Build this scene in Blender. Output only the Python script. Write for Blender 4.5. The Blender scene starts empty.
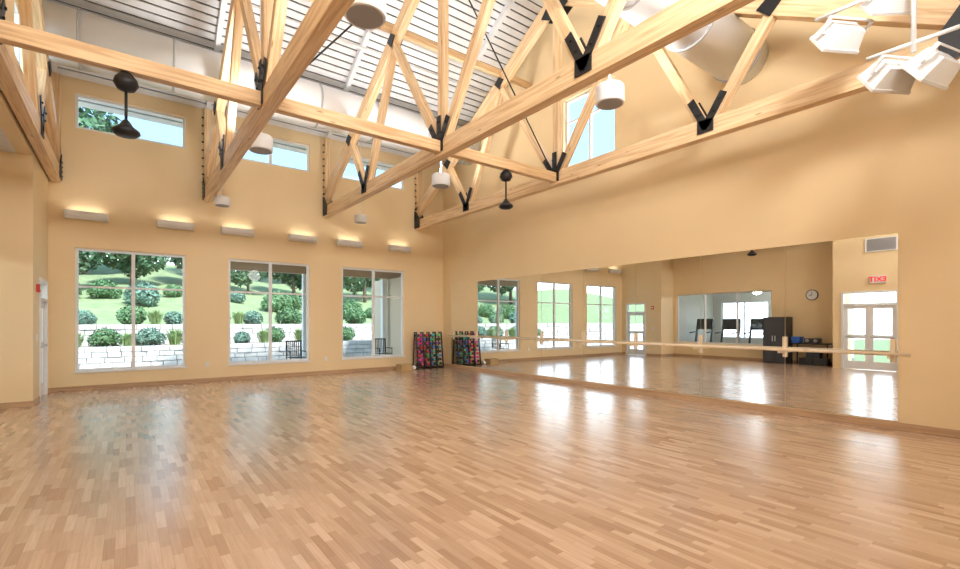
import bpy, bmesh, math, random
from mathutils import Vector, Matrix
random.seed(7)
scene = bpy.context.scene
COL = scene.collection
V = Vector

# ------------------------------------------------------------------ materials
def nmat(name):
    m = bpy.data.materials.new(name); m.use_nodes = True
    nt = m.node_tree
    b = nt.nodes.get('Principled BSDF')
    return m, nt, b

def M(name, col, rough=0.5, metal=0.0, scale=6.0, amt=0.05, bump=0.0, emit=0.0, spec=None, coat=0.0):
    m, nt, b = nmat(name)
    tc = nt.nodes.new('ShaderNodeTexCoord')
    n = nt.nodes.new('ShaderNodeTexNoise'); n.inputs['Scale'].default_value = scale; n.inputs['Detail'].default_value = 4
    nt.links.new(tc.outputs['Object'], n.inputs['Vector'])
    mx = nt.nodes.new('ShaderNodeMix'); mx.data_type = 'RGBA'
    lo = [max(0, c*(1-amt)) for c in col]; hi = [min(1, c*(1+amt)) for c in col]
    mx.inputs[6].default_value = (*lo, 1); mx.inputs[7].default_value = (*hi, 1)
    nt.links.new(n.outputs['Fac'], mx.inputs[0])
    nt.links.new(mx.outputs[2], b.inputs['Base Color'])
    b.inputs['Roughness'].default_value = rough; b.inputs['Metallic'].default_value = metal
    if spec is not None: b.inputs['Specular IOR Level'].default_value = spec
    if coat: b.inputs['Coat Weight'].default_value = coat
    if emit:
        nt.links.new(mx.outputs[2], b.inputs['Emission Color']); b.inputs['Emission Strength'].default_value = emit
    if bump:
        bp = nt.nodes.new('ShaderNodeBump'); bp.inputs['Strength'].default_value = bump; bp.inputs['Distance'].default_value = 0.01
        nt.links.new(n.outputs['Fac'], bp.inputs['Height']); nt.links.new(bp.outputs[0], b.inputs['Normal'])
    return m

def wood(name, c1, c2, su=1.2, sv=22.0, rough=0.5):
    m, nt, b = nmat(name)
    uv = nt.nodes.new('ShaderNodeTexCoord')
    mp = nt.nodes.new('ShaderNodeMapping'); mp.inputs['Scale'].default_value = (su, sv, 1)
    nt.links.new(uv.outputs['UV'], mp.inputs[0])
    n = nt.nodes.new('ShaderNodeTexNoise'); n.inputs['Scale'].default_value = 1.0; n.inputs['Detail'].default_value = 6
    n.inputs['Distortion'].default_value = 0.6
    nt.links.new(mp.outputs[0], n.inputs['Vector'])
    r = nt.nodes.new('ShaderNodeValToRGB')
    r.color_ramp.elements[0].position = 0.36; r.color_ramp.elements[0].color = (*c2, 1)
    r.color_ramp.elements[1].position = 0.60; r.color_ramp.elements[1].color = (*c1, 1)
    nt.links.new(n.outputs['Fac'], r.inputs[0])
    vo = nt.nodes.new('ShaderNodeTexVoronoi'); vo.inputs['Scale'].default_value = 1.6
    mp2 = nt.nodes.new('ShaderNodeMapping'); mp2.inputs['Scale'].default_value = (1.0, 4.0, 1)
    nt.links.new(uv.outputs['UV'], mp2.inputs[0]); nt.links.new(mp2.outputs[0], vo.inputs['Vector'])
    kr = nt.nodes.new('ShaderNodeValToRGB')
    kr.color_ramp.elements[0].position = 0.04; kr.color_ramp.elements[0].color = (0.35, 0.2, 0.1, 1)
    kr.color_ramp.elements[1].position = 0.11; kr.color_ramp.elements[1].color = (1, 1, 1, 1)
    nt.links.new(vo.outputs['Distance'], kr.inputs[0])
    mu = nt.nodes.new('ShaderNodeMix'); mu.data_type = 'RGBA'; mu.blend_type = 'MULTIPLY'; mu.inputs[0].default_value = 0.7
    nt.links.new(r.outputs[0], mu.inputs[6]); nt.links.new(kr.outputs[0], mu.inputs[7])
    nt.links.new(mu.outputs[2], b.inputs['Base Color'])
    b.inputs['Roughness'].default_value = rough
    return m

def floor_mat():
    m, nt, b = nmat('strip_wood_floor')
    N = nt.nodes.new; L = nt.links.new
    tc = N('ShaderNodeTexCoord'); sp = N('ShaderNodeSeparateXYZ'); L(tc.outputs['Object'], sp.inputs[0])
    def math_(op, a, bb=None):
        n = N('ShaderNodeMath'); n.operation = op
        for i, x in enumerate((a, bb)):
            if x is None: continue
            if isinstance(x, (int, float)): n.inputs[i].default_value = x
            else: L(x, n.inputs[i])
        return n.outputs[0]
    xr = math_('DIVIDE', sp.outputs['X'], 0.06)
    row = math_('FLOOR', xr)
    fx = math_('FRACT', xr)
    w1 = N('ShaderNodeTexWhiteNoise'); w1.noise_dimensions = '1D'; L(row, w1.inputs['W'])
    yr = math_('ADD', math_('DIVIDE', sp.outputs['Y'], 0.36), math_('MULTIPLY', w1.outputs['Value'], 7.0))
    cell = math_('FLOOR', yr); fy = math_('FRACT', yr)
    cb = N('ShaderNodeCombineXYZ'); L(row, cb.inputs[0]); L(cell, cb.inputs[1])
    w2 = N('ShaderNodeTexWhiteNoise'); w2.noise_dimensions = '2D'; L(cb.outputs[0], w2.inputs['Vector'])
    r = N('ShaderNodeValToRGB')
    cr = r.color_ramp
    cr.elements[0].position = 0; cr.elements[0].color = (0.43, 0.26, 0.16, 1)
    cr.elements[1].position = 1; cr.elements[1].color = (0.70, 0.50, 0.355, 1)
    e = cr.elements.new(0.3); e.color = (0.54, 0.355, 0.235, 1)
    e = cr.elements.new(0.7); e.color = (0.61, 0.415, 0.28, 1)
    L(w2.outputs['Value'], r.inputs[0])
    mp = N('ShaderNodeMapping'); mp.inputs['Scale'].default_value = (60, 3, 1); L(tc.outputs['Object'], mp.inputs[0])
    gn = N('ShaderNodeTexNoise'); gn.inputs['Scale'].default_value = 1; gn.inputs['Detail'].default_value = 5; L(mp.outputs[0], gn.inputs['Vector'])
    gr = N('ShaderNodeValToRGB'); gr.color_ramp.elements[0].position = .3; gr.color_ramp.elements[0].color = (.82, .78, .74, 1)
    gr.color_ramp.elements[1].position = .65; gr.color_ramp.elements[1].color = (1, 1, 1, 1); L(gn.outputs['Fac'], gr.inputs[0])
    mu = N('ShaderNodeMix'); mu.data_type = 'RGBA'; mu.blend_type = 'MULTIPLY'; mu.inputs[0].default_value = .8
    L(r.outputs[0], mu.inputs[6]); L(gr.outputs[0], mu.inputs[7])
    s1 = math_('LESS_THAN', fx, 0.03); s2 = math_('LESS_THAN', fy, 0.006)
    sm = math_('MAXIMUM', s1, s2)
    mu2 = N('ShaderNodeMix'); mu2.data_type = 'RGBA'
    L(math_('MULTIPLY', sm, 0.5), mu2.inputs[0]); L(mu.outputs[2], mu2.inputs[6]); mu2.inputs[7].default_value = (.22, .12, .07, 1)
    L(mu2.outputs[2], b.inputs['Base Color'])
    b.inputs['Roughness'].default_value = 0.27
    b.inputs['Specular IOR Level'].default_value = 0.9
    b.inputs['Coat Weight'].default_value = 0.7; b.inputs['Coat Roughness'].default_value = 0.22
    return m

def glass_mat(name, tint=(0.95, 0.98, 1.0)):
    m = bpy.data.materials.new(name); m.use_nodes = True; nt = m.node_tree
    nt.nodes.clear()
    o = nt.nodes.new('ShaderNodeOutputMaterial'); t = nt.nodes.new('ShaderNodeBsdfTransparent'); t.inputs[0].default_value = (*tint, 1)
    g = nt.nodes.new('ShaderNodeBsdfGlossy'); g.inputs['Roughness'].default_value = 0.02
    f = nt.nodes.new('ShaderNodeMixShader'); f.inputs[0].default_value = 0.02
    nt.links.new(t.outputs[0], f.inputs[1]); nt.links.new(g.outputs[0], f.inputs[2]); nt.links.new(f.outputs[0], o.inputs[0])
    return m

WALL = M('yellow_wall_paint', (0.84, 0.65, 0.38), 0.6, scale=1.5, amt=0.03)
FLOOR = floor_mat()
TRUSSW = wood('pale_truss_timber', (0.84, 0.62, 0.37), (0.64, 0.41, 0.21))
BEAMW = wood('pale_beam_timber', (0.80, 0.56, 0.31), (0.60, 0.37, 0.18))
BASEW = wood('baseboard_wood', (0.54, 0.35, 0.20), (0.42, 0.26, 0.14), rough=.35)
BARREW = wood('barre_maple', (0.84, 0.70, 0.50), (0.74, 0.58, 0.38), rough=.3)
STEEL = M('black_steel', (0.018, 0.018, 0.02), 0.45, 0.3, 20, .2)
SLAT = M('white_painted_slats', (0.74, 0.75, 0.77), 0.6, scale=5, amt=.12)
DECK = M('dark_roof_deck', (0.10, 0.10, 0.11), 0.8)
DUCT = M('white_duct_paint', (0.86, 0.87, 0.89), 0.35, 0.0, 3, .02)
COLLAR = M('grey_duct_collar', (0.50, 0.51, 0.53), 0.35, 0.2, 3, .02)
WHITE = M('white_plastic', (0.80, 0.80, 0.80), 0.35, 0, 10, .02)
FRAME = M('silver_window_frame', (0.66, 0.68, 0.70), 0.4, .3, 10, .03)
FRAMEW = M('white_frame', (0.80, 0.80, 0.79), 0.4, 0, 10, .02)
GLASS = glass_mat('clear_glass')
GREYG = M('louver_grey', (0.30, 0.30, 0.31), 0.5, 0, 12, .05)
MIRROR = M('mirror_silver', (0.86, 0.87, 0.86), 0.0, 1.0, 1, .005)
DIFF = M('lamp_diffuser', (1.0, 0.95, 0.85), 0.5, emit=0.4)
STONE = M('limestone_blocks', (0.50, 0.485, 0.46), 0.9, scale=3, amt=.5, bump=.4)
MULCH = M('mulch', (0.18, 0.14, 0.11), 0.95, scale=12, amt=.5, bump=.6)
GRASS = M('grass', (0.20, 0.26, 0.125), 0.95, scale=2, amt=.5, bump=.6)
CONC = M('patio_concrete', (0.74, 0.73, 0.71), 0.9, scale=4, amt=.1)
LEAF = M('shrub_leaves', (0.075, 0.17, 0.065), 0.6, scale=7, amt=.7)
LEAF2 = M('blue_green_leaves', (0.11, 0.21, 0.155), 0.6, scale=7, amt=.6)
LEAF3 = M('tree_leaves', (0.045, 0.11, 0.05), 0.6, scale=2, amt=.8)
BARK = M('bark', (0.10, 0.07, 0.05), 0.9, scale=9, amt=.4)
BLACK = M('black_powder_coat', (0.02, 0.02, 0.022), 0.4, 0, 15, .2)
SIDING = M('beige_siding', (0.62, 0.52, 0.38), 0.8, scale=2, amt=.05)
SOFFIT = M('tan_soffit', (0.45, 0.31, 0.19), 0.7, scale=3, amt=.1)
FITW = M('pale_tan_grey_wall', (0.60, 0.58, 0.52), 0.7, scale=2, amt=.05)
RED = M('alarm_red', (0.6, 0.03, 0.02), 0.4)
CARD = M('tan_box', (0.55, 0.36, 0.16), 0.8, scale=8, amt=.15)
BLUE = M('blue_plastic', (0.03, 0.12, 0.5), 0.4)

# ------------------------------------------------------------------ mesh builder (authored in world coordinates)
class MB:
    def __init__(s): s.v=[]; s.f=[]; s.m=[]; s.sm=[]; s.uv=[]
    def face(s, idx, m=0, sm=False, uv=None):
        s.f.append(idx); s.m.append(m); s.sm.append(sm); s.uv.append(uv)
    def hexa(s, c, m=0, uvl=None):
        b=len(s.v); s.v += [tuple(p) for p in c]
        for q in ((0,3,2,1),(4,5,6,7),(0,1,5,4),(1,2,6,5),(2,3,7,6),(3,0,4,7)):
            s.face([b+i for i in q], m)
        return b
    def box(s, x0,x1,y0,y1,z0,z1,m=0):
        c=[(x0,y0,z0),(x1,y0,z0),(x1,y1,z0),(x0,y1,z0),(x0,y0,z1),(x1,y0,z1),(x1,y1,z1),(x0,y1,z1)]
        b=len(s.v); s.v+=c
        for q,ax in (((0,3,2,1),2),((4,5,6,7),2),((0,1,5,4),1),((1,2,6,5),0),((2,3,7,6),1),((3,0,4,7),0)):
            o=[i for i in range(3) if i!=ax]
            dims=(x1-x0,y1-y0,z1-z0)
            if dims[o[0]]<dims[o[1]]: o=o[::-1]
            s.face([b+i for i in q], m, False, [(c[i][o[0]], c[i][o[1]]) for i in q])
    def beam(s, p0,p1,w,d,m=0,up=(0,0,1)):
        p0=V(p0);p1=V(p1);t=(p1-p0);L=t.length;t.normalize();up=V(up)
        sd=t.cross(up)
        if sd.length<1e-4: sd=t.cross(V((1,0,0)))
        sd.normalize(); u=sd.cross(t)
        a=sd*w/2;b2=u*d/2
        c=[p0-a-b2,p0+a-b2,p0+a+b2,p0-a+b2,p1-a-b2,p1+a-b2,p1+a+b2,p1-a+b2]
        b=len(s.v); s.v+=[tuple(p) for p in c]
        r=random.random()*20
        s.face([b,b+1,b+2,b+3][::-1],m,False,[(r,0),(r+.1,0),(r+.1,d),(r,d)])
        s.face([b+4,b+5,b+6,b+7],m,False,[(r,0),(r+.1,0),(r+.1,d),(r,d)])
        for k,(i,j) in enumerate(((0,1),(1,2),(2,3),(3,0))):
            ww=w if k%2==0 else d
            s.face([b+i,b+j,b+j+4,b+i+4],m,False,[(r,k+r),(r,k+ww+r),(r+L,k+ww+r),(r+L,k+r)])
    def cyl(s,p0,p1,r0,r1=None,seg=16,m=0,cap=True,sm=True):
        if r1 is None: r1=r0
        p0=V(p0);p1=V(p1);t=(p1-p0);L=t.length;t.normalize()
        a=t.cross(V((0,0,1)))
        if a.length<1e-3: a=V((1,0,0))
        a.normalize(); bb=t.cross(a)
        b=len(s.v)
        for p,r in ((p0,r0),(p1,r1)):
            for i in range(seg):
                an=2*math.pi*i/seg
                s.v.append(tuple(p+a*math.cos(an)*r+bb*math.sin(an)*r))
        for i in range(seg):
            j=(i+1)%seg
            s.face([b+i,b+j,b+seg+j,b+seg+i],m,sm,[(0,i/seg*.3),(0,(i+1)/seg*.3),(L,(i+1)/seg*.3),(L,i/seg*.3)])
        if cap:
            s.face([b+i for i in range(seg)][::-1],m); s.face([b+seg+i for i in range(seg)],m)
    def lathe(s,c,prof,seg=24,m=0,sm=True):
        b=len(s.v); n=len(prof)
        for r,z in prof:
            for i in range(seg):
                an=2*math.pi*i/seg
                s.v.append((c[0]+r*math.cos(an),c[1]+r*math.sin(an),c[2]+z))
        for k in range(n-1):
            for i in range(seg):
                j=(i+1)%seg
                s.face([b+k*seg+i,b+k*seg+j,b+(k+1)*seg+j,b+(k+1)*seg+i],m,sm)
        s.face([b+i for i in range(seg)][::-1],m); s.face([b+(n-1)*seg+i for i in range(seg)],m)
    def prism(s,pts,ax,a0,a1,m=0):
        n=len(pts); b=len(s.v)
        for a in (a0,a1):
            for p in pts:
                if ax==0: s.v.append((a,p[0],p[1]))
                elif ax==1: s.v.append((p[0],a,p[1]))
                else: s.v.append((p[0],p[1],a))
        s.face([b+i for i in range(n)][::-1],m); s.face([b+n+i for i in range(n)],m)
        for i in range(n):
            j=(i+1)%n; s.face([b+i,b+j,b+n+j,b+n+i],m)
    def obj(s,name,mats,loc=None,parent=None,label=None,category=None,kind=None,group=None,bevel=0,clip=None):
        if loc is None:
            xs=[p[0] for p in s.v];ys=[p[1] for p in s.v];zs=[p[2] for p in s.v]
            loc=((min(xs)+max(xs))/2,(min(ys)+max(ys))/2,min(zs))
        loc=V(loc)
        me=bpy.data.meshes.new(name)
        me.from_pydata([tuple(V(p)-loc) for p in s.v],[],s.f)
        for mm in (mats if isinstance(mats,(list,tuple)) else [mats]): me.materials.append(mm)
        uvl=me.uv_layers.new(name='UVMap')
        for i,p in enumerate(me.polygons):
            p.material_index=s.m[i]; p.use_smooth=s.sm[i]
            if s.uv[i]:
                for k,li in enumerate(p.loop_indices): uvl.data[li].uv=s.uv[i][k]
        bm=bmesh.new(); bm.from_mesh(me)
        if clip:
            for co,no in clip:
                bmesh.ops.bisect_plane(bm,geom=bm.verts[:]+bm.edges[:]+bm.faces[:],plane_co=V(co)-loc,plane_no=V(no),clear_outer=True)
        bmesh.ops.recalc_face_normals(bm,faces=bm.faces[:])
        bm.to_mesh(me); bm.free()
        o=bpy.data.objects.new(name,me); COL.objects.link(o)
        setup(o,loc,parent,label,category,kind,group)
        if bevel:
            bv=o.modifiers.new('bevel','BEVEL'); bv.width=bevel; bv.segments=2; bv.limit_method='ANGLE'
        return o

WL={}
def setup(o,loc,parent,label,category,kind,group):
    loc=V(loc); WL[o.name]=loc
    if parent is not None:
        o.parent=parent; o.location=loc-WL[parent.name]
    else: o.location=loc
    if label: o['label']=label
    if category: o['category']=category
    if kind: o['kind']=kind
    if group: o['group']=group

def empty(name,loc,label,category,group=None):
    o=bpy.data.objects.new(name,None); o.empty_display_size=.2; COL.objects.link(o)
    setup(o,loc,None,label,category,None,group); return o

def dup(root,newloc,rotz=None,scale=None,label=None):
    r=root.copy(); COL.objects.link(r); r.location=V(newloc); WL[r.name]=V(newloc)
    if rotz is not None: r.rotation_euler=(0,0,rotz)
    if scale is not None: r.scale=(scale,)*3 if isinstance(scale,(int,float)) else scale
    if label: r['label']=label
    def rec(a,b):
        for ch in list(a.children):
            c=ch.copy(); COL.objects.link(c); c.parent=b; rec(ch,c)
    rec(root,r)
    return r

def wall(name,axis,t0,t1,u0,u1,z0,z1,holes,mat,clip=None):
    us=sorted(set([u0,u1]+[h[0] for h in holes]+[h[1] for h in holes]))
    zs=sorted(set([z0,z1]+[h[2] for h in holes]+[h[3] for h in holes]))
    us=[u for u in us if u0<=u<=u1]; zs=[z for z in zs if z0<=z<=z1]
    def solid(i,j):
        if i<0 or j<0 or i>=len(us)-1 or j>=len(zs)-1: return False
        cu=(us[i]+us[i+1])/2; cz=(zs[j]+zs[j+1])/2
        return not any(h[0]<cu<h[1] and h[2]<cz<h[3] for h in holes)
    mb=MB()
    def P(t,u,z): return (t,u,z) if axis==0 else (u,t,z)
    def q(*pts):
        b=len(mb.v); mb.v+=pts; mb.face([b,b+1,b+2,b+3])
    for i in range(len(us)-1):
        for j in range(len(zs)-1):
            if not solid(i,j): continue
            a,b,c,d=us[i],us[i+1],zs[j],zs[j+1]
            q(P(t0,a,c),P(t0,b,c),P(t0,b,d),P(t0,a,d)); q(P(t1,a,c),P(t1,b,c),P(t1,b,d),P(t1,a,d))
            if not solid(i-1,j): q(P(t0,a,c),P(t1,a,c),P(t1,a,d),P(t0,a,d))
            if not solid(i+1,j): q(P(t0,b,c),P(t1,b,c),P(t1,b,d),P(t0,b,d))
            if not solid(i,j-1): q(P(t0,a,c),P(t1,a,c),P(t1,b,c),P(t0,b,c))
            if not solid(i,j+1): q(P(t0,a,d),P(t1,a,d),P(t1,b,d),P(t0,b,d))
    o=mb.obj(name,mat,kind='structure',clip=clip)
    bm=bmesh.new(); bm.from_mesh(o.data); bmesh.ops.remove_doubles(bm,verts=bm.verts[:],dist=1e-4)
    bmesh.ops.recalc_face_normals(bm,faces=bm.faces[:]); bm.to_mesh(o.data); bm.free()
    return o

# ------------------------------------------------------------------ dimensions
XR=8.6; XL=-1.32; YF=13.45; YN=0.6; YC=7.2; T=0.2
RS=0.58; RW=6.80
def roof(y): return RW+RS*(6.25-abs(y-YC))
RIDGE=roof(YC)
clipR=[((0,YC,RIDGE+.1),(0,RS,1)),((0,YC,RIDGE+.1),(0,-RS,1))]
winx=[(-.89,1.16),(2.09,4.14),(5.07,7.12)]
holes=[(a,b,.41,3.13) for a,b in winx]+[(a,b,5.73,6.50) for a,b in winx]
wall('wall_far',1,YF,YF+T,XL-.2,XR+.2,0,RW+.12,holes,WALL)
wall('wall_right',0,XR,XR+T,-1.2,YF,0,RIDGE+.1,[(6.44,7.96,5.28,6.94)],WALL,clipR)
lholes=[(5.27,11.44,0,4.46),(12.2,13.22,0,2.35),(3.62,5.04,0,2.47),(9.7,11.7,5.5,6.6)]
wall('wall_left',0,XL-T,XL,-1.2,YF,0,RIDGE+.1,lholes,WALL,clipR)
wall('wall_near',1,-1.4,-1.2,XL-.2,XR+.2,0,4.5,[],WALL)
wall('wall_near_upper',1,YN-.2,YN,XL,XR,4.4,roof(YN)+.1,[],WALL)
wall('wall_alcove_back',0,-2.5,-2.3,5.07,11.64,0,4.46,[(7.46,11.30,.6,2.71)],WALL)
wall('wall_alcove_far',1,11.44,11.64,-2.3,XL-T,0,4.46,[],WALL)
wall('wall_alcove_near',1,5.07,5.27,-2.3,XL-T,0,4.46,[],WALL)
mb=MB(); mb.box(-2.5,XL-T,5.07,11.64,4.46,4.6); mb.obj('ceiling_alcove',SLAT,kind='structure')
mb=MB(); mb.box(XL,XR,-1.2,YN-.2,4.4,4.5); mb.obj('ceiling_entry',SLAT,kind='structure')
mb=MB(); mb.box(-2.5,XR+T,-1.4,YF+T,-.12,0); mb.obj('floor',FLOOR,loc=(0,0,0),kind='structure')
mb=MB()
for sgn in (1,-1):
    nrm=V((0,sgn*RS,1)).normalized()
    sl=math.hypot(1,RS); Ltot=6.9*sl
    n=int(Ltot/.185)
    for i in range(n):
        s=(i+.5)*.185/sl
        y=YC+sgn*s; z=RIDGE-RS*s
        if not (YN-.05<y): continue
        mb.beam((XL-.18,y,z),(XR+.18,y,z),.148,.03,0,up=nrm)
    p0=V((0,YC+sgn*3.45,RIDGE-RS*3.45))+nrm*.07
    mb.beam((XL-.2,p0.y,p0.z),(XR+.2,p0.y,p0.z),Ltot,.06,1,up=nrm)
mb.obj('ceiling',[SLAT,DECK],kind='structure')

def bb(name,x0,x1,y0,y1):
    mb=MB(); mb.box(x0,x1,y0,y1,0,.10); mb.obj(name,BASEW,kind='structure',bevel=.004)
bb('baseboard_far',XL,XR,YF-.018,YF); bb('baseboard_right',XR-.018,XR,-1.2,YF-.018)
bb('baseboard_left',XL,XL+.018,11.44,12.14); bb('baseboard_left_near',XL,XL+.018,-1.2,3.56)
bb('baseboard_alcove_far',-2.3,XL+.018,11.422,11.44); bb('baseboard_alcove_back',-2.3,-2.282,5.27,11.42)
bb('baseboard_left_mid',XL,XL+.018,13.28,YF-.018)

def window(name,x0,x1,z0,z1,hbar=None,vbar=True,mat=FRAME,sill=True):
    mb=MB(); y0,y1=YF+.05,YF+.12; w=.055
    mb.box(x0,x0+w,y0,y1,z0,z1);mb.box(x1-w,x1,y0,y1,z0,z1);mb.box(x0+w,x1-w,y0,y1,z0,z0+w);mb.box(x0+w,x1-w,y0,y1,z1-w,z1)
    xc=(x0+x1)/2
    if vbar: mb.box(xc-.035,xc+.035,y0,y1,z0+w,z1-w)
    if hbar:
        mb.box(x0+w,xc-.035,y0+.01,y1-.01,hbar-.022,hbar+.022); mb.box(xc+.035,x1-w,y0+.01,y1-.01,hbar-.022,hbar+.022)
    if sill: mb.box(x0-.03,x1+.03,YF-.03,YF+.05,z0-.03,z0+.004,0)
    mb.box(x0+w,x1-w,y0+.03,y0+.036,z0+w,z1-w,1)
    return mb.obj(name,[mat,GLASS],kind='structure')
for i,(a,b) in enumerate(winx):
    window('window_%d'%(i+1),a,b,.41,3.13,2.28,mat=FRAMEW)
    window('window_%d'%(i+4),a,b,5.73,6.50,None,i!=0,mat=FRAMEW,sill=False)
def xwindow(name,xp,y0,y1,z0,z1,vb,hb,mat=FRAMEW):
    mb=MB(); w=.055; x0,x1=xp,xp+.06
    mb.box(x0,x1,y0,y0+w,z0,z1);mb.box(x0,x1,y1-w,y1,z0,z1);mb.box(x0,x1,y0+w,y1-w,z0,z0+w);mb.box(x0,x1,y0+w,y1-w,z1-w,z1)
    for v in vb: mb.box(x0,x1,v-.03,v+.03,z0+w,z1-w)
    for h in hb: mb.box(x0+.008,x1-.008,y0+w,y1-w,h-.022,h+.022)
    mb.box(x0+.027,x0+.033,y0+w,y1-w,z0+w,z1-w,1)
    return mb.obj(name,[mat,GLASS],kind='structure')
xwindow('window_7',XR+.08,6.44,7.96,5.28,6.94,[7.2],[6.4])
xwindow('window_8',XL-.14,9.7,11.7,5.5,6.6,[10.7],[])
xwindow('window_9',-2.42,7.46,11.30,.6,2.71,[8.75,10.05],[])

def door(name,y0,y1,z1,double,transom=True):
    mb=MB(); w=.06; x0,x1=XL-.12,XL+.02
    mb.box(x0,x1,y0,y0+w,0,z1);mb.box(x0,x1,y1-w,y1,0,z1);mb.box(x0,x1,y0+w,y1-w,z1-w,z1)
    zt=z1-.38 if transom else z1-w
    if transom: mb.box(x0,x1,y0+w,y1-w,zt-.05,zt); mb.box(x0+.05,x0+.056,y0+w,y1-w,zt,z1-w,1)
    top=zt-.05 if transom else zt
    a=y0+w+.004; b=y1-w-.004
    leaves=[(a,b)] if not double else [(a,(a+b)/2-.003),((a+b)/2+.003,b)]
    for l0,l1 in leaves:
        s=.1; X0,X1=XL-.08,XL-.035
        mb.box(X0,X1,l0,l0+s,.008,top-.004);mb.box(X0,X1,l1-s,l1,.008,top-.004)
        mb.box(X0,X1,l0+s,l1-s,.008,.26);mb.box(X0,X1,l0+s,l1-s,top-.12,top-.004);mb.box(X0,X1,l0+s,l1-s,.98,1.10)
        mb.box(X0+.02,X0+.026,l0+s,l1-s,.26,.98,1);mb.box(X0+.02,X0+.026,l0+s,l1-s,1.10,top-.12,1)
    o=mb.obj(name,[FRAMEW,GLASS],kind='structure')
    for l0,l1 in leaves:
        h=MB(); h.box(XL-.035,XL+.0,l0+.04,l0+.08,1.02,1.06);h.box(XL-.035,XL+.0,l1-.08,l1-.04,1.02,1.06); h.cyl((XL+.01,l0+.03,1.04),(XL+.01,l1-.03,1.04),.015,seg=10)
        h.obj('push_bar',FRAME,parent=o)
    return o
door('door_1',12.2,13.22,2.35,False); door('door_2',3.62,5.04,2.47,True)

# ------------------------------------------------------------------ trusses
ZB=4.65
def tc(y): return 5.0+.585*(6.25-abs(y-YC))
def truss(x,label):
    root=empty('roof_truss',(x,YC,4.5),label,'roof truss',group='timber roof trusses')
    W=.17
    mb=MB(); mb.beam((x,YN,ZB),(x,YF-.01,ZB),W,.30,0); mb.obj('bottom_chord',TRUSSW,parent=root,bevel=.008)
    for s in (1,-1):
        ye=YF-.02 if s>0 else YN+.01
        mb=MB(); 
        mb.beam((x,YC+s*.02,tc(YC)),(x,ye,tc(ye)),W,.28,0); mb.obj('top_chord',TRUSSW,parent=root,bevel=.008)
    webs=[((3.85),(2.9)),((3.85),(5.29)),((7.2),(5.29)),((7.2),(7.2)),((7.2),(9.11)),((10.55),(9.11)),((10.55),(11.5))]
    for yb,yt in webs:
        a=V((x,yb,ZB+.12)); b=V((x,yt,tc(yt)-.1)); 
        off=0.09 if yt>yb else (-.09 if yt<yb else 0)
        a.y+=off
        mb=MB(); mb.beam(a,b,W*.82,.155,0,up=(0,1,.01)); mb.obj('web',TRUSSW,parent=root,bevel=.006)
    for sx in (-1,1):
        xx=x+sx*.098
        for yb in (3.85,7.2,10.55):
            mb=MB(); p=V((xx,yb,ZB+.02))
            for b,yt in webs:
                if b!=yb: continue
                d=V((0,yt-yb,tc(yt)-ZB)).normalized(); L=.55
                mb.beam(p-d*.05,p+d*L,.016,.12,0,up=d.cross(V((1,0,0))))
                for k in (.45,.8):
                    q=p+d*L*k; mb.cyl(q,q+V((sx*.03,0,0)),.018,seg=6,sm=False)
            mb.box(xx-.008,xx+.008,yb-.13,yb+.13,ZB-.08,ZB+.13)
            mb.obj('gusset_plate',STEEL,parent=root)
        for yt in (2.9,5.29,9.11,11.5):
            mb=MB(); r=.18
            mb.prism([(yt-r,tc(yt)),(yt,tc(yt)-r),(yt+r,tc(yt)),(yt,tc(yt)+r*.7)],0,xx-.008,xx+.008)
            mb.obj('gusset_plate',STEEL,parent=root)
        mb=MB()
        mb.prism([(YC-.4,tc(YC)-.33),(YC-.1,tc(YC)-.5),(YC+.1,tc(YC)-.5),(YC+.4,tc(YC)-.33),(YC,tc(YC)+.1)],0,xx-.008,xx+.008)
        mb.obj('gusset_plate',STEEL,parent=root)
        for s in (1,-1):
            ye=YF-.02 if s>0 else YN+.02
            mb=MB()
            mb.prism([(ye,ZB-.17),(ye-s*.5,ZB-.17),(ye-s*.5,ZB+.17),(ye-s*.3,tc(ye)+.3),(ye,tc(ye)+.12)] if s<0 else [(ye,ZB-.12),(ye-.32,ZB-.12),(ye-.32,ZB+.12),(ye-.12,ZB+.4),(ye,ZB+.45)],0,xx-.008,xx+.008)
            for k in range(4):
                mb.cyl((xx,ye-s*.12,ZB-.06+k*.1),(xx+sx*.03,ye-s*.12,ZB-.06+k*.1),.016,seg=6,sm=False)
            mb.obj('heel_plate',STEEL,parent=root)
    mb=MB(); mb.box(x-.085,x+.085,YF-.2,YF-.01,5.1,roof(YF)-.05); mb.obj('post',TRUSSW,parent=root,bevel=.006)
    for k in range(9):
        mb=MB()
        z=4.95+k*.2
        mb.cyl((x-.086,YF-.1,z),(x-.13,YF-.1,z),.02,seg=6,sm=False)
        mb.obj('bolt',STEEL,parent=root)
    for s in (1,-1):
        ye=YF-.22 if s>0 else YN+.02
        mb=MB(); mb.beam((x,YC,RIDGE-.1),(x,ye,roof(ye)-.1),.1,.14,0); mb.obj('rafter',SLAT,parent=root)
for x,l in ((1.62,'pale glulam timber truss with black steel gussets at midspan of room'),
            (4.605,'pale timber truss with black bolted gusset plates and webs'),
            (7.585,'pale timber truss beside the mirrored gable wall'),
            (-1.2,'pale timber truss set against the upper side wall')):
    truss(x,l)
for a,b in ((-1.11,1.53),(1.71,4.515),(4.695,7.495)):
    mb=MB(); mb.beam((a,YC,4.66),(b,YC,4.66),.14,.2,0); mb.obj('cross_beam',BEAMW,label='pale timber cross beam spanning between two trusses',category='beam',group='timber cross beams',bevel=.006)
for y in (5.29,9.11):
    mb=MB(); mb.beam((XL+.01,y,tc(y)+.22),(XR-.01,y,tc(y)+.22),.1,.16,0); mb.obj('purlin',BEAMW,label='pale timber purlin running over the truss top chords',category='beam',group='roof purlins',bevel=.006)
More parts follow.
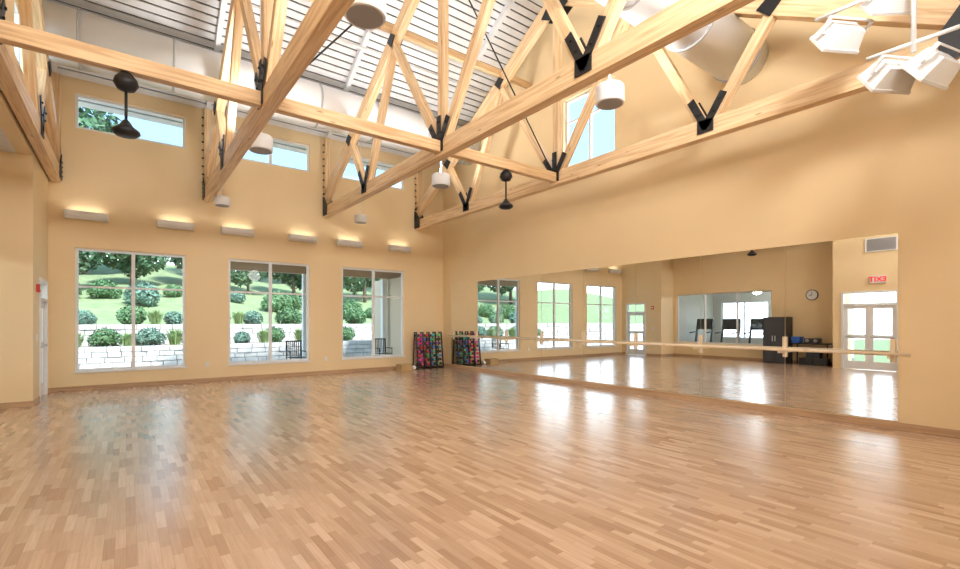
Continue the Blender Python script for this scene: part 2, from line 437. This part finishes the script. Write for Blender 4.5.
for a,b in (((1.72,7.26,4.8),(4.5,7.26,8.3)),((7.48,7.26,4.8),(4.72,7.26,8.3))):
    mb=MB(); mb.cyl(a,b,.014,seg=8); mb.obj('tension_rod',STEEL,label='thin black steel tension rod bracing between trusses',category='rod',group='steel bracing rods')

# ------------------------------------------------------------------ ducts
def duct(y,z,r,x0,x1,label):
    root=empty('air_duct',((x0+x1)/2,y,z-r),label,'duct',group='round white air ducts')
    mb=MB(); mb.cyl((x0,y,z),(x1,y,z),r,seg=40); mb.obj('duct_body',DUCT,parent=root)
    x=x0+.6
    while x<x1-.1:
        mb=MB(); mb.cyl((x-.02,y,z),(x+.02,y,z),r+.02,seg=40); mb.obj('duct_collar',COLLAR,parent=root); x+=1.5
duct(11.85,6.93,.52,XL+.01,XR-.01,'large round white duct above the high windows')
duct(3.75,6.06,.41,XL+.01,XR-.01,'large round white duct threading through the trusses')
mb=MB(); mb.cyl((XL,10.3,7.85),(XR,10.3,7.85),.03,seg=10); mb.obj('sprinkler_pipe',WHITE,label='thin white sprinkler pipe under the slatted ceiling',category='pipe')

def fan(x,y):
    z=3.82
    root=empty('ceiling_fan',(x,y,z-.05),'black ceiling fan motor hung on a rod from the cross beam','ceiling fan',group='black ceiling fans')
    mb=MB(); mb.lathe((x,y,0),[(.03,4.33),(.09,4.35),(.13,4.42),(.115,4.48),(.05,4.555)],24); mb.obj('canopy',STEEL,parent=root)
    mb=MB(); mb.cyl((x,y,z+.1),(x,y,4.36),.016,seg=12); mb.obj('downrod',STEEL,parent=root)
    mb=MB(); mb.lathe((x,y,z),[(.04,-.05),(.11,-.035),(.148,0),(.14,.03),(.075,.08),(.04,.14),(.02,.16)],28); mb.obj('motor_housing',STEEL,parent=root)
    return root
for x in (0.0,6.1): fan(x,YC)
def drum(x,y,z,r=.225,h=.30,label='white drum pendant hung on a thin stem from the ceiling',light=None):
    root=empty('pendant_light',(x,y,z-h/2),label,'pendant light',group='white drum pendants')
    zt=roof(y)-.03
    mb=MB(); mb.lathe((x,y,z),[(r*.96,-h/2),(r,-h/2+.02),(r,h/2-.04),(r*.9,h/2-.01),(.03,h/2)],32); mb.obj('lamp_shade',WHITE,parent=root)
    mb=MB(); mb.cyl((x,y,z-h/2-.006),(x,y,z-h/2+.002),r*.86,seg=32); mb.obj('diffuser',GREYG,parent=root)
    mb=MB(); mb.cyl((x,y,z+h/2),(x,y,zt),.01,seg=8); mb.obj('stem',WHITE,parent=root)
    if light:
        ld=bpy.data.lights.new('pendant_fill','AREA'); ld.shape='DISK'; ld.size=r*1.8; ld.energy=light; ld.color=(1,.99,.97)  # added fill light over the drum, aimed up to bounce off the ceiling
        lo=bpy.data.objects.new('pendant_fill',ld); COL.objects.link(lo); lo.rotation_euler=(math.pi,0,0)
        lo.location=(x,y,z+h/2+.03)
UP=95
drum(2.05,4.76,4.93,light=UP); drum(2.1,9.9,5.0,light=UP); drum(6.15,4.7,5.12,light=UP); drum(6.2,9.8,5.0,light=UP)
drum(1.83,12.6,4.38,.17,.22,'small white hanging speaker near the high wall'); drum(5.3,12.6,4.42,.17,.22,'small white hanging speaker near the high wall')

def uplight(x):
    root=empty('wall_light',(x,YF-.09,3.72),'long white box wall light mounted above a window','wall light',group='white wall lights')
    mb=MB(); w=.36
    mb.prism([(YF-.003,3.74),(YF-.12,3.74),(YF-.17,3.80),(YF-.17,3.90),(YF-.003,3.90)],0,x-w,x+w); mb.obj('housing',WHITE,parent=root,bevel=.008)
    mb=MB(); mb.box(x-w+.03,x+w-.03,YF-.15,YF-.02,3.901,3.906); mb.obj('lens',DIFF,parent=root)
    for a,b in ((x-w-.012,x-w),(x+w,x+w+.012)):
        mb=MB(); mb.box(a,b,YF-.175,YF-.003,3.735,3.905); mb.obj('end_cap',WHITE,parent=root)
    ld=bpy.data.lights.new('wall_uplight','AREA'); ld.shape='RECTANGLE'; ld.size=.6; ld.size_y=.1; ld.energy=1.0; ld.color=(1,.95,.88)
    lo=bpy.data.objects.new('wall_uplight',ld); COL.objects.link(lo); lo.rotation_euler=(math.pi,0,0); lo.location=(x,YF-.09,3.92)
for c in (.135,3.115,6.095):
    uplight(c-.82); uplight(c+.82)

# ------------------------------------------------------------------ mirror panels and barre
MY0=1.69; PW=1.405
for i in range(8):
    y0=MY0+i*PW; y1=y0+PW-.008
    mb=MB(); mb.box(XR-.012,XR-.002,y0,y1,.115,2.74,0)
    mb.obj('mirror_panel',MIRROR,label='tall frameless mirror panel fixed to the yellow wall',category='mirror',group='wall of mirror panels')
root=empty('ballet_barre',(XR-.22,7.4,.93),'long pale maple ballet barre on brackets across the mirrors','barre')
mb=MB(); mb.cyl((XR-.24,1.52,1.06),(XR-.24,12.85,1.06),.024,seg=16); mb.obj('rail',BARREW,parent=root)
for i in range(9):
    y=MY0+i*PW-.004
    if i==0: y=1.74
    if i==8: y=12.8
    mb=MB()
    mb.box(XR-.045,XR-.012,y-.03,y+.03,.93,1.26); 
    mb.box(XR-.20,XR-.045,y-.018,y+.018,1.0,1.05); mb.box(XR-.27,XR-.19,y-.018,y+.018,1.0,1.037)
    mb.obj('bracket',BARREW,parent=root,bevel=.004)

# ------------------------------------------------------------------ flood fixtures cluster
def flood(x,y,z,ry,rz,sc):
    root=empty('flood_light',(0,0,0),'white box flood light with slotted face hung on a pole','flood light',group='white flood lights')
    mb=MB()
    a,b,h=.26,.20,.24
    c=[(-a,-.17,-h/2),(a,-.17,-h/2),(a,.17,-h/2),(-a,.17,-h/2),(-b,-.12,h/2),(b,-.12,h/2),(b,.12,h/2),(-b,.12,h/2)]
    mb.hexa(c); 
    for k in (-1,1): mb.box(-.27,.27,k*.17-.01,k*.17+.01,-h/2-.035,-h/2+.01)
    for k in (-1,1): mb.box(k*.26-.01,k*.26+.01,-.16,.16,-h/2-.035,-h/2+.01)
    mb.obj('housing',WHITE,loc=(0,0,0),parent=root,bevel=.006)
    mb=MB()
    mb.box(-.25,.25,-.16,.16,-h/2-.006,-h/2-.002)
    mb.obj('lens',GREYG,loc=(0,0,0),parent=root)
    mb=MB()
    for k in range(7): mb.box(-.25,.25,-.15+k*.046,-.142+k*.046,-h/2-.03,-h/2-.006)
    mb.obj('louver',WHITE,loc=(0,0,0),parent=root)
    mb=MB()
    for k in (-1,1): mb.box(k*.30-.008,k*.30+.008,-.025,.025,-.02,.20)
    mb.box(-.30,.30,-.025,.025,.19,.206); mb.cyl((-.31,0,0),(-.24,0,0),.02,seg=10); mb.cyl((.24,0,0),(.31,0,0),.02,seg=10)
    mb.obj('yoke',WHITE,loc=(0,0,0),parent=root)
    root.location=(x,y,z); root.rotation_euler=(math.radians(ry),0,math.radians(rz)); root.scale=(sc,)*3
flood(6.75,1.84,4.90,-55,150,.88); flood(6.75,1.38,4.24,-55,150,.88); flood(6.75,1.03,4.18,-55,165,.88)
flood(6.9,1.42,5.16,-50,140,.8)
root=empty('lighting_pole',(6.75,1.2,4.4),'white tubular lighting pole with cross arms','lighting pole')
mb=MB(); mb.cyl((6.75,1.2,4.4),(6.75,1.2,6.9),.025,seg=12); mb.obj('mast',WHITE,parent=root)
mb=MB(); mb.cyl((6.75,.85,4.5),(6.75,1.6,4.5),.022,seg=12); mb.obj('cross_arm',WHITE,parent=root)
mb=MB(); mb.cyl((6.75,1.2,5.2),(6.75,2.1,5.2),.022,seg=12); mb.obj('cross_arm',WHITE,parent=root)

# ------------------------------------------------------------------ dumbbell rack
RX0,RX1,RY=7.36,8.28,13.1
root=empty('dumbbell_rack',((RX0+RX1)/2,RY,0),'black metal dumbbell rack filled with colourful hand weights','rack')
NB=4; bw=(RX1-RX0)/NB
for i in range(NB+1):
    x=RX0+i*bw
    mb=MB(); mb.box(x-.016,x+.016,RY-.2,RY+.24,0,.05); mb.beam((x,RY-.16,.04),(x,RY-.02,1.18),.032,.05); mb.beam((x,RY+.2,.04),(x,RY+.10,1.18),.03,.03); mb.box(x-.016,x+.016,RY-.03,RY+.12,1.15,1.18)
    mb.obj('side_frame',BLACK,parent=root)
shelves=[]
for k in range(8):
    z=.12+k*.13; y=RY-.04+k*.015
    shelves.append((y,z))
    mb=MB(); mb.box(RX0,RX1,y-.07,y+.09,z-.010,z); mb.obj('shelf',BLACK,parent=root)
dcols=[('pink',(.90,.12,.38)),('teal',(.05,.50,.60)),('red',(.85,.05,.05)),('blue',(.08,.22,.85)),('purple',(.45,.10,.60)),('green',(.15,.62,.2)),('magenta',(.85,.08,.55)),('black',(.03,.03,.03))]
protos=[]
for nm,c in dcols:
    mt=M('neoprene_'+nm,c,.5,0,20,.1)
    mb=MB()
    for s in (-1,1): mb.cyl((0,s*.045,.041),(0,s*.082,.041),.041,seg=6,sm=False)
    mb.cyl((0,-.045,.041),(0,.045,.041),.014,seg=10)
    me=mb.obj('tmp',mt,loc=(0,0,0)); protos.append((nm,me.data)); bpy.data.objects.remove(me)
pat=[[7,0,2,0,7,6,2,7],[0,6,0,7,2,0,6,0],[7,2,7,7,2,7,3,7],[2,7,5,2,7,0,7,2],[3,7,1,3,7,3,1,7],[7,1,7,5,3,7,5,1],[5,7,5,7,7,4,7,5],[7,7,3,7,1,7,7,5]]
for k,(y,z) in enumerate(shelves):
    for j in range(8):
        nm,me=protos[pat[j][k]]
        bay=j//2
        o=bpy.data.objects.new('dumbbell',me); COL.objects.link(o); o.location=(RX0+bay*bw+bw/2+(-.048 if j%2==0 else .048),y-.01,z)
        o['label']=nm+' hexagonal dumbbell resting on the black rack'; o['category']='dumbbell'; o['group']='dumbbells on the rack'
root=empty('storage_box',(6.86,12.95,0),'low open tan box on the floor beside the rack','box')
mb=MB()
x0,x1,y0,y1=6.66,7.06,12.8,13.1
mb.box(x0,x1,y0,y1,0,.02);mb.box(x0,x0+.015,y0,y1,.02,.2);mb.box(x1-.015,x1,y0,y1,.02,.2);mb.box(x0,x1,y0,y0+.015,.02,.2);mb.box(x0,x1,y1-.015,y1,.02,.2)
mb.obj('body',CARD,parent=root)
def ball(x,y,z,r,mt,label):
    mb=MB(); prof=[(max(.002,r*math.sin(math.pi*i/14)),-r*math.cos(math.pi*i/14)) for i in range(15)]
    mb.lathe((x,y,z+r),prof,20); mb.obj('exercise_ball',mt,label=label,category='ball')
ball(6.77,12.95,.02,.09,M('yellow_rubber',(.8,.55,.05),.5),'small yellow exercise ball in the tan box')
ball(6.955,12.95,.02,.085,RED,'small red exercise ball in the tan box')
ball(7.2,12.95,0,.07,WHITE,'small white exercise ball on the floor')

# ------------------------------------------------------------------ things seen via the mirror
root=empty('storage_cabinet',(-1.85,7.15,0),'tall black slatted storage cabinet against the alcove wall','cabinet')
mb=MB(); mb.box(-2.26,-1.62,6.75,7.50,0.0,1.68); mb.obj('body',BLACK,parent=root,bevel=.01)
DGD=M('dark_grey_door',(.05,.05,.055),.4)
for a,b in ((6.77,7.12),(7.13,7.48)):
    mb=MB(); mb.box(-1.618,-1.60,a,b,.06,1.66)
    for k in range(9): mb.box(-1.60,-1.592,a+.03,b-.03,.14+k*.165,.25+k*.165)
    d=mb.obj('door',DGD,parent=root)
    h=MB(); h.box(-1.592,-1.57,(b-.05) if a<7 else a+.03,(b-.03) if a<7 else a+.05,.8,1.0); h.obj('handle',FRAME,parent=d)
root=empty('folding_table',(-1.95,6.1,0),'black folding table standing against the alcove wall','table')
mb=MB(); mb.box(-2.25,-1.65,5.45,6.65,.72,.76); mb.obj('table_top',BLACK,parent=root,bevel=.005)
for a in (-2.2,-1.7):
    for b in (5.52,6.58):
        mb=MB(); mb.cyl((a,b,0),(a,b,.72),.018,seg=10); mb.obj('leg',BLACK,parent=root)
root=empty('media_player',(-1.95,6.0,.76),'black audio player on the folding table','stereo')
mb=MB(); mb.box(-2.1,-1.8,5.8,6.25,.76,.93); mb.obj('body',BLACK,parent=root,bevel=.01)
mb=MB(); mb.cyl((-1.8,5.9,.85),(-1.79,5.9,.85),.06,seg=18); mb.obj('speaker_cone',GREYG,parent=root); mb=MB(); mb.cyl((-1.8,6.15,.85),(-1.79,6.15,.85),.06,seg=18); mb.obj('speaker_cone',GREYG,parent=root)
mb=MB(); mb.prism([(6.38,.76),(6.6,.76),(6.64,.98),(6.34,.98)],0,-2.1,-1.75); mb.obj('plastic_bin',BLUE,label='blue plastic bin on the folding table',category='bin',bevel=.006)
for k,(yy,zz) in enumerate(((5.76,0),(6.19,0),(5.97,.24))):
    root=empty('storage_crate',(-1.9,yy,zz),'black plastic crate stacked under the folding table','crate',group='black crates')
    mb=MB(); mb.box(-2.1,-1.76,yy-.2,yy+.2,zz,zz+.22); mb.obj('body',BLACK,parent=root,bevel=.01)
    mb=MB(); mb.box(-2.11,-1.75,yy-.21,yy+.21,zz+.22,zz+.24); mb.obj('lid',DGD,parent=root)
root=empty('wall_clock',(-2.28,6.15,2.28),'round wall clock with black rim and white face','clock')
mb=MB(); mb.cyl((-2.298,6.15,2.46),(-2.26,6.15,2.46),.19,seg=32); mb.obj('rim',BLACK,parent=root)
mb=MB(); mb.cyl((-2.26,6.15,2.46),(-2.255,6.15,2.46),.165,seg=32); mb.obj('face',WHITE,parent=root)
mb=MB(); mb.beam((-2.25,6.15,2.46),(-2.25,6.15,2.58),.006,.014,up=(0,1,0)); mb.obj('hand',BLACK,parent=root)
mb=MB(); mb.beam((-2.25,6.15,2.46),(-2.25,6.23,2.44),.006,.016); mb.obj('hand',BLACK,parent=root)
root=empty('vent_grille',(XL+.01,4.03,3.68),'white louvered air vent grille high on the wall','vent')
mb=MB(); mb.box(XL+.002,XL+.03,3.64,3.68,3.68,4.1);mb.box(XL+.002,XL+.03,4.38,4.42,3.68,4.1);mb.box(XL+.002,XL+.03,3.68,4.38,3.68,3.71);mb.box(XL+.002,XL+.03,3.68,4.38,4.07,4.1); mb.obj('frame',WHITE,parent=root)
mb=MB()
for k in range(14): mb.beam((XL+.02,3.68,3.73+k*.025),(XL+.02,4.38,3.73+k*.025),.02,.006)
mb.obj('louver',WHITE,parent=root)
mb=MB(); mb.box(XL+.001,XL+.006,3.68,4.38,3.71,4.07); mb.obj('back',GREYG,parent=root)
root=empty('exit_sign',(XL+.03,4.1,2.70),'white exit sign with red EXIT letters above the doors','exit sign')
mb=MB(); mb.box(XL+.002,XL+.06,3.90,4.30,2.70,2.93); mb.obj('housing',WHITE,parent=root,bevel=.006)
cu=bpy.data.curves.new('lettering','FONT'); cu.body='EXIT'; cu.size=.21; cu.extrude=.003; cu.align_x='CENTER'; cu.align_y='CENTER'; cu.offset=.005
me=bpy.data.objects.new('t',cu); COL.objects.link(me); bpy.context.view_layer.update()
dg=bpy.context.evaluated_depsgraph_get(); mesh=bpy.data.meshes.new_from_object(me.evaluated_get(dg)); bpy.data.objects.remove(me)
REDL=M('exit_red',(.9,.03,.02),.4,emit=.5)
mesh.materials.clear(); mesh.materials.append(REDL)
t=bpy.data.objects.new('lettering',mesh); COL.objects.link(t); t.parent=root; t.location=(.034,0,.115); t.rotation_euler=(math.pi/2,0,math.pi/2)
root=empty('fire_alarm',(XL+.02,11.85,2.05),'red fire alarm box mounted on the wall by the door','fire alarm')
mb=MB(); mb.box(XL+.0,XL+.05,11.79,11.91,2.05,2.2); mb.obj('body',RED,parent=root,bevel=.008)
mb=MB(); mb.box(XL+.05,XL+.055,11.81,11.89,2.10,2.16); mb.obj('strobe_lens',WHITE,parent=root)
mb=MB(); mb.box(XL+.001,XL+.012,11.80,11.88,1.15,1.27); mb.obj('switch_plate',WHITE,label='white light switch plate on the wall by the door',category='light switch',bevel=.002)
for x in (1.62,4.6):
    mb=MB(); mb.box(x-.035,x+.035,YF-.008,YF-.001,.38,.50); mb.obj('outlet_plate',WHITE,label='white electrical outlet plate on the yellow wall',category='outlet',group='wall outlets',bevel=.002)

# fitness room beyond interior window
wall('wall_fitness_back',0,-7.2,-7.0,6.2,12.2,0,3.1,[(6.8,9.0,.7,2.5),(9.4,11.6,.7,2.5)],FITW)
wall('wall_fitness_near',1,6.2,6.4,-7,-2.5,0,3.1,[],FITW); wall('wall_fitness_far',1,12.0,12.2,-7,-2.5,0,3.1,[],FITW)
mb=MB(); mb.box(-7.2,-2.5,6.2,12.2,3.1,3.2); mb.obj('ceiling_fitness',SLAT,kind='structure')
mb=MB(); mb.box(-7.2,-2.5,6.2,12.2,-.12,0); mb.obj('floor_fitness',M('grey_rubber_floor',(.12,.13,.15),.7),kind='structure')
xwindow('window_10',-7.12,6.8,9.0,.7,2.5,[7.9],[]); xwindow('window_11',-7.12,9.4,11.6,.7,2.5,[10.5],[])
def treadmill(y):
    root=empty('treadmill',(-4.0,y,0),'dark grey treadmill facing the windows of the next room','treadmill',group='treadmills')
    X=.5
    mb=MB(); mb.box(-5.1+X,-3.4+X,y-.38,y+.38,.0,.2); mb.obj('deck',BLACK,parent=root,bevel=.02)
    mb=MB(); mb.box(-4.9+X,-3.45+X,y-.25,y+.25,.2,.215); mb.obj('belt',GREYG,parent=root)
    for s in (-1,1):
        mb=MB(); mb.beam((-4.85+X,y+s*.36,.15),(-5.1+X,y+s*.36,1.3),.06,.09); mb.obj('upright',BLACK,parent=root)
        mb=MB(); mb.cyl((-5.05+X,y+s*.36,1.05),(-4.4+X,y+s*.36,1.0),.03,seg=10); mb.obj('handrail',BLACK,parent=root)
    mb=MB(); mb.prism([(-5.2+X,1.2),(-5.0+X,1.15),(-5.1+X,1.65),(-5.2+X,1.65)],1,y-.38,y+.38); mb.obj('console',BLACK,parent=root,bevel=.01)
for y in (7.6,8.8,10.0,11.2): treadmill(y)

# ------------------------------------------------------------------ outdoors
mb=MB(); mb.box(-30,30,13.65,26.0,-.2,-.06); mb.obj('patio',CONC,label='pale concrete patio outside the windows',category='patio')
mb=MB(); mb.box(-40,-2.6,-20,13.65,-.25,-.14); mb.obj('side_yard',GRASS,label='green lawn beside the building',category='lawn')
def stonewall(y,z0,z1,x0,x1):
    mb=MB(); rows=max(2,round((z1-z0)/.2)); rh=(z1-z0)/rows
    for r in range(rows):
        x=x0-(r%2)*.2
        while x<x1:
            w=random.uniform(.3,.6); j=random.uniform(-.03,.03)
            mb.box(x,x+w-.02,y+j-.15,y+.3,z0+r*rh,z0+(r+1)*rh-.018); x+=w
    mb.obj('retaining_wall',STONE,label='low terraced retaining wall of pale limestone blocks',category='stone wall',group='terraced stone walls')
stonewall(20.5,-.06,.66,-16,12); stonewall(23.5,-.06,1.42,-16,14)
mb=MB(); mb.box(-16,12,20.82,23.3,-.06,.58); mb.obj('planting_bed',MULCH,label='brown mulch planting bed behind the stone wall',category='planting bed')
mb=MB(); mb.box(-16,14,23.82,26.0,-.06,1.36); mb.obj('planting_bed',MULCH,label='brown mulch planting bed behind the upper stone wall',category='planting bed')
def hz(x,y): return 1.3+max(0,(y-26))*.20+.35*math.sin(x*.3+1)*min(1,(y-26)/6)
mb=MB(); nx,ny=30,16
for j in range(ny+1):
    for i in range(nx+1):
        x=-40+i*80/nx; y=26+j*26/ny; mb.v.append((x,y,hz(x,y)))
for j in range(ny):
    for i in range(nx):
        a=j*(nx+1)+i; mb.face([a,a+1,a+nx+2,a+nx+1],0,True)
mb.obj('hillside',GRASS,loc=(0,26,0),label='green grassy hillside rising behind the terraces',category='hill')
def foliage(mb,c,R,n,ls,m=0):
    for _ in range(n):
        d=V((random.gauss(0,1),random.gauss(0,1),random.gauss(0,1))).normalized()
        p=V((c[0]+d.x*R[0],c[1]+d.y*R[1],c[2]+d.z*R[2]))*1.0
        k=random.uniform(.72,1.05); p=V(c)+(p-V(c))*k
        a=V((random.gauss(0,1),random.gauss(0,1),random.gauss(0,1))).normalized(); b=a.cross(d+V((.1,.2,.3))).normalized()
        s=ls*random.uniform(.6,1.3)
        i=len(mb.v); mb.v+=[tuple(p-a*s),tuple(p+b*s*.5),tuple(p+a*s),tuple(p-b*s*.5)]; mb.face([i,i+1,i+2,i+3],m)
def shrub_proto(mt,label):
    mb=MB()
    foliage(mb,(0,0,.38),(.42,.42,.36),800,.055); foliage(mb,(.28,.1,.3),(.28,.28,.26),350,.055); foliage(mb,(-.25,-.1,.28),(.28,.28,.25),350,.055)
    foliage(mb,(0,0,.35),(.25,.25,.2),200,.09)
    return mb.obj('shrub',mt,loc=(0,0,0),label=label,category='shrub',group='terrace shrubs')
s1=shrub_proto(LEAF,'rounded dark green shrub in the mulch bed'); s1.location=(-.6,22,.55)
s2=shrub_proto(LEAF2,'rounded blue green shrub in the mulch bed'); s2.location=(.7,21.9,.55)
for x,y,z,s,p in ((2.2,22.1,.55,.9,s1),(3.9,21.8,.55,.75,s2),(5.3,22.2,.55,1.0,s1),(6.9,21.9,.55,.8,s2),(8.5,22,.55,1.0,s1),(-2.2,21.8,.55,1.0,s2),(-4.0,22.2,.55,.9,s1),
    (-3,24.8,1.33,1.2,s1),(-1.4,25.1,1.33,.9,s2),(.2,24.7,1.33,1.2,s1),(1.7,25,1.33,.9,s2),(3.3,24.9,1.33,1.2,s1),(5.0,25.2,1.33,1.0,s2),(6.6,24.8,1.33,1.3,s1),(8.4,25,1.33,1.1,s2),(10.2,25,1.33,1.3,s1),(-5,25,1.33,1.3,s2)):
    dup(p,(x,y,z),rotz=random.random()*6,scale=s)
for i in range(15):
    x=-9+i*1.6+random.uniform(-.5,.5); y=random.uniform(28,33)
    dup(s1 if i%3 else s2,(x,y,hz(x,y)-.05),rotz=random.random()*6,scale=random.uniform(1.0,1.9),label='leafy bush growing on the hillside')
mb=MB()
for _ in range(260):
    an=random.random()*6.28; l=random.uniform(.35,.6); o=random.uniform(.05,.35); p=V((random.gauss(0,.05),random.gauss(0,.05),0))
    q=p+V((math.cos(an)*o*.5,math.sin(an)*o*.5,l*.7)); r=p+V((math.cos(an)*o,math.sin(an)*o,l)); sd=V((-math.sin(an),math.cos(an),0))*.012
    i=len(mb.v); mb.v+=[tuple(p-sd),tuple(p+sd),tuple(q+sd),tuple(q-sd),tuple(r)]; mb.face([i,i+1,i+2,i+3]); mb.face([i+3,i+2,i+4])
g=mb.obj('ornamental_grass',M('grass_blades',(.20,.30,.11),.6,scale=5,amt=.3),loc=(0,0,0),label='arching clump of ornamental grass in mulch',category='ornamental grass',group='ornamental grasses'); g.location=(0.05,21.4,.56)
for x,y,z in ((1.5,21.4,.56),(3.0,21.5,.56),(4.7,21.4,.56),(6.2,21.5,.56),(-1.4,21.4,.56),(-2.8,24.3,1.34),(1.0,24.3,1.34),(4.2,24.3,1.34),(7.4,24.3,1.34)):
    dup(g,(x,y,z),rotz=random.random()*6,scale=random.uniform(1,1.3))
def tree_proto():
    root=empty('tree',(0,0,0),'leafy green tree on the hillside','tree',group='hillside trees')
    mb=MB(); mb.cyl((0,0,-.3),(0.1,0,2.6),.13,.08,10); mb.cyl((.1,0,2.5),(.9,.2,4),.07,.03,8); mb.cyl((.1,0,2.4),(-.8,-.2,3.8),.07,.03,8); mb.cyl((.1,0,2.6),(0,0,4.6),.09,.03,8); mb.obj('trunk',BARK,loc=(0,0,0),parent=root)
    mb=MB()
    for c,R in (((0,0,3.3),(1.7,1.7,1.6)),((1.1,.2,2.5),(1.2,1.2,1.2)),((-1.1,-.2,2.3),(1.2,1.2,1.2)),((0,.2,4.9),(1.1,1.1,1.2)),((.2,-.8,1.8),(1.2,1.1,1.1))):
        foliage(mb,c,R,1000,.17)
    mb.obj('crown',LEAF3,loc=(0,0,0),parent=root); return root
t0=tree_proto(); t0.location=(-3.2,35,hz(-3.2,35))
for x,y,s in ((.3,37,.85),(3.4,38,.9),(-8,36,1.1),(7.0,37,.8),(10.5,38,1.1),(5.2,44,1.2),(-2.6,44,2.2),(15.5,36,1.2),(12,47,1.4),(20.5,38,1.3),(-14,36,1.5),(-9.5,45,1.4)):
    dup(t0,(x,y,hz(x,y)),rotz=random.random()*6,scale=s)
for x in (2.0,5.07,8.1):
    root=empty('porch_post',(x,17,-.06),'square white porch post standing on the patio','porch post',group='white porch posts')
    mb=MB(); mb.box(x-.09,x+.09,16.91,17.09,-.06,3.2); mb.obj('shaft',FRAMEW,parent=root,bevel=.006)
    mb=MB(); mb.box(x-.13,x+.13,16.87,17.13,-.06,.16); mb.obj('base',FRAMEW,parent=root)
root=empty('porch_roof',(6.6,15.4,3.2),'tan porch roof with a beam over the patio','porch roof')
mb=MB(); mb.box(1.6,12,16.9,17.1,3.2,3.5); mb.obj('beam',SOFFIT,parent=root)
mb=MB(); mb.box(1.6,12,13.66,17.4,3.5,3.62); mb.obj('roof_deck',SOFFIT,parent=root)
mb=MB(); mb.box(8.3,14,13.66,18.5,-.06,3.2); mb.obj('building_wing',SIDING,label='beige neighbouring wing wall of the building',category='building')
def pchair(x,y):
    root=empty('patio_chair',(x,y,-.06),'black metal patio chair on the concrete','chair',group='patio chairs')
    z=-.06
    for a,b in ((-.24,-.24),(.24,-.24)):
        mb=MB(); mb.cyl((x+a,y+b,z),(x+a,y+b,z+.62),.014,seg=8); mb.obj('leg',BLACK,parent=root)
    for a in (-.24,.24):
        mb=MB(); mb.cyl((x+a,y+.24,z),(x+a,y+.30,z+.95),.014,seg=8); mb.obj('leg',BLACK,parent=root)
        mb=MB(); mb.cyl((x+a,y-.26,z+.62),(x+a,y+.28,z+.62),.018,seg=8); mb.obj('armrest',BLACK,parent=root)
    mb=MB()
    for k in range(8): mb.box(x-.24,x+.24,y-.24+k*.062,y-.2+k*.062,z+.42,z+.44)
    mb.obj('seat',BLACK,parent=root)
    mb=MB()
    for k in range(8): mb.beam((x-.21+k*.06,y+.27,z+.45),(x-.21+k*.06,y+.30,z+.93),.03,.01)
    mb.box(x-.24,x+.24,y+.29,y+.31,z+.92,z+.96); mb.obj('backrest',BLACK,parent=root)
pchair(4.35,15.5); pchair(7.4,15.6)

# ------------------------------------------------------------------ lights
def pt(loc,e,r=.15,c=(1,.98,.95)):
    ld=bpy.data.lights.new('fill_point','POINT'); ld.energy=e; ld.shadow_soft_size=r; ld.color=c
    o=bpy.data.objects.new('fill_point',ld); COL.objects.link(o); o.location=loc
def header_fill(loc,rot,e,sx=1.2,sy=.5):
    ld=bpy.data.lights.new('header_fill_area','AREA'); ld.shape='RECTANGLE'; ld.size=sx; ld.size_y=sy; ld.energy=e; ld.color=(.99,.99,1)
    o=bpy.data.objects.new('header_fill_area',ld); COL.objects.link(o); o.location=loc; o.rotation_euler=[math.radians(a) for a in rot]
for x in (0.2,2.6,5.0): header_fill((x,YN+.05,5.6),(82,0,0),170)  # unseen area lights added on the near header to fill the room
pt((2.5,-.3,4.0),45,.3); pt((5.5,-.3,4.0),45,.3)  # added fill points behind the camera, no fixtures modelled
pt((-4.8,9,2.9),110,.2)  # extra point light added to brighten the fitness room
sd=bpy.data.lights.new('sun','SUN'); sd.energy=11; sd.angle=math.radians(8); sd.color=(1,.97,.93)
so=bpy.data.objects.new('sun',sd); COL.objects.link(so); so.rotation_euler=(math.radians(42),0,math.radians(12))
w=bpy.data.worlds.new('world'); scene.world=w; w.use_nodes=True; nt=w.node_tree
bg=nt.nodes['Background']; bg.inputs[1].default_value=6.5
tcn=nt.nodes.new('ShaderNodeTexCoord'); sp=nt.nodes.new('ShaderNodeSeparateXYZ'); nt.links.new(tcn.outputs['Generated'],sp.inputs[0])
rp=nt.nodes.new('ShaderNodeValToRGB'); rp.color_ramp.elements[0].position=0.13; rp.color_ramp.elements[0].color=(.92,.97,1,1); rp.color_ramp.elements[1].position=.29; rp.color_ramp.elements[1].color=(.125,.22,.31,1)
nt.links.new(sp.outputs['Z'],rp.inputs[0]); nt.links.new(rp.outputs[0],bg.inputs[0])

# ------------------------------------------------------------------ camera
cd=bpy.data.cameras.new('camera'); cam=bpy.data.objects.new('camera',cd); COL.objects.link(cam)
cam.location=(0,0,1.5); cam.rotation_euler=(math.radians(90),0,math.radians(-37.1))
cd.sensor_width=36; cd.lens=468/960*36; cd.shift_y=(322-284.5)/960; cd.clip_start=.05; cd.clip_end=300
scene.camera=cam
scene.view_settings.view_transform='Standard'
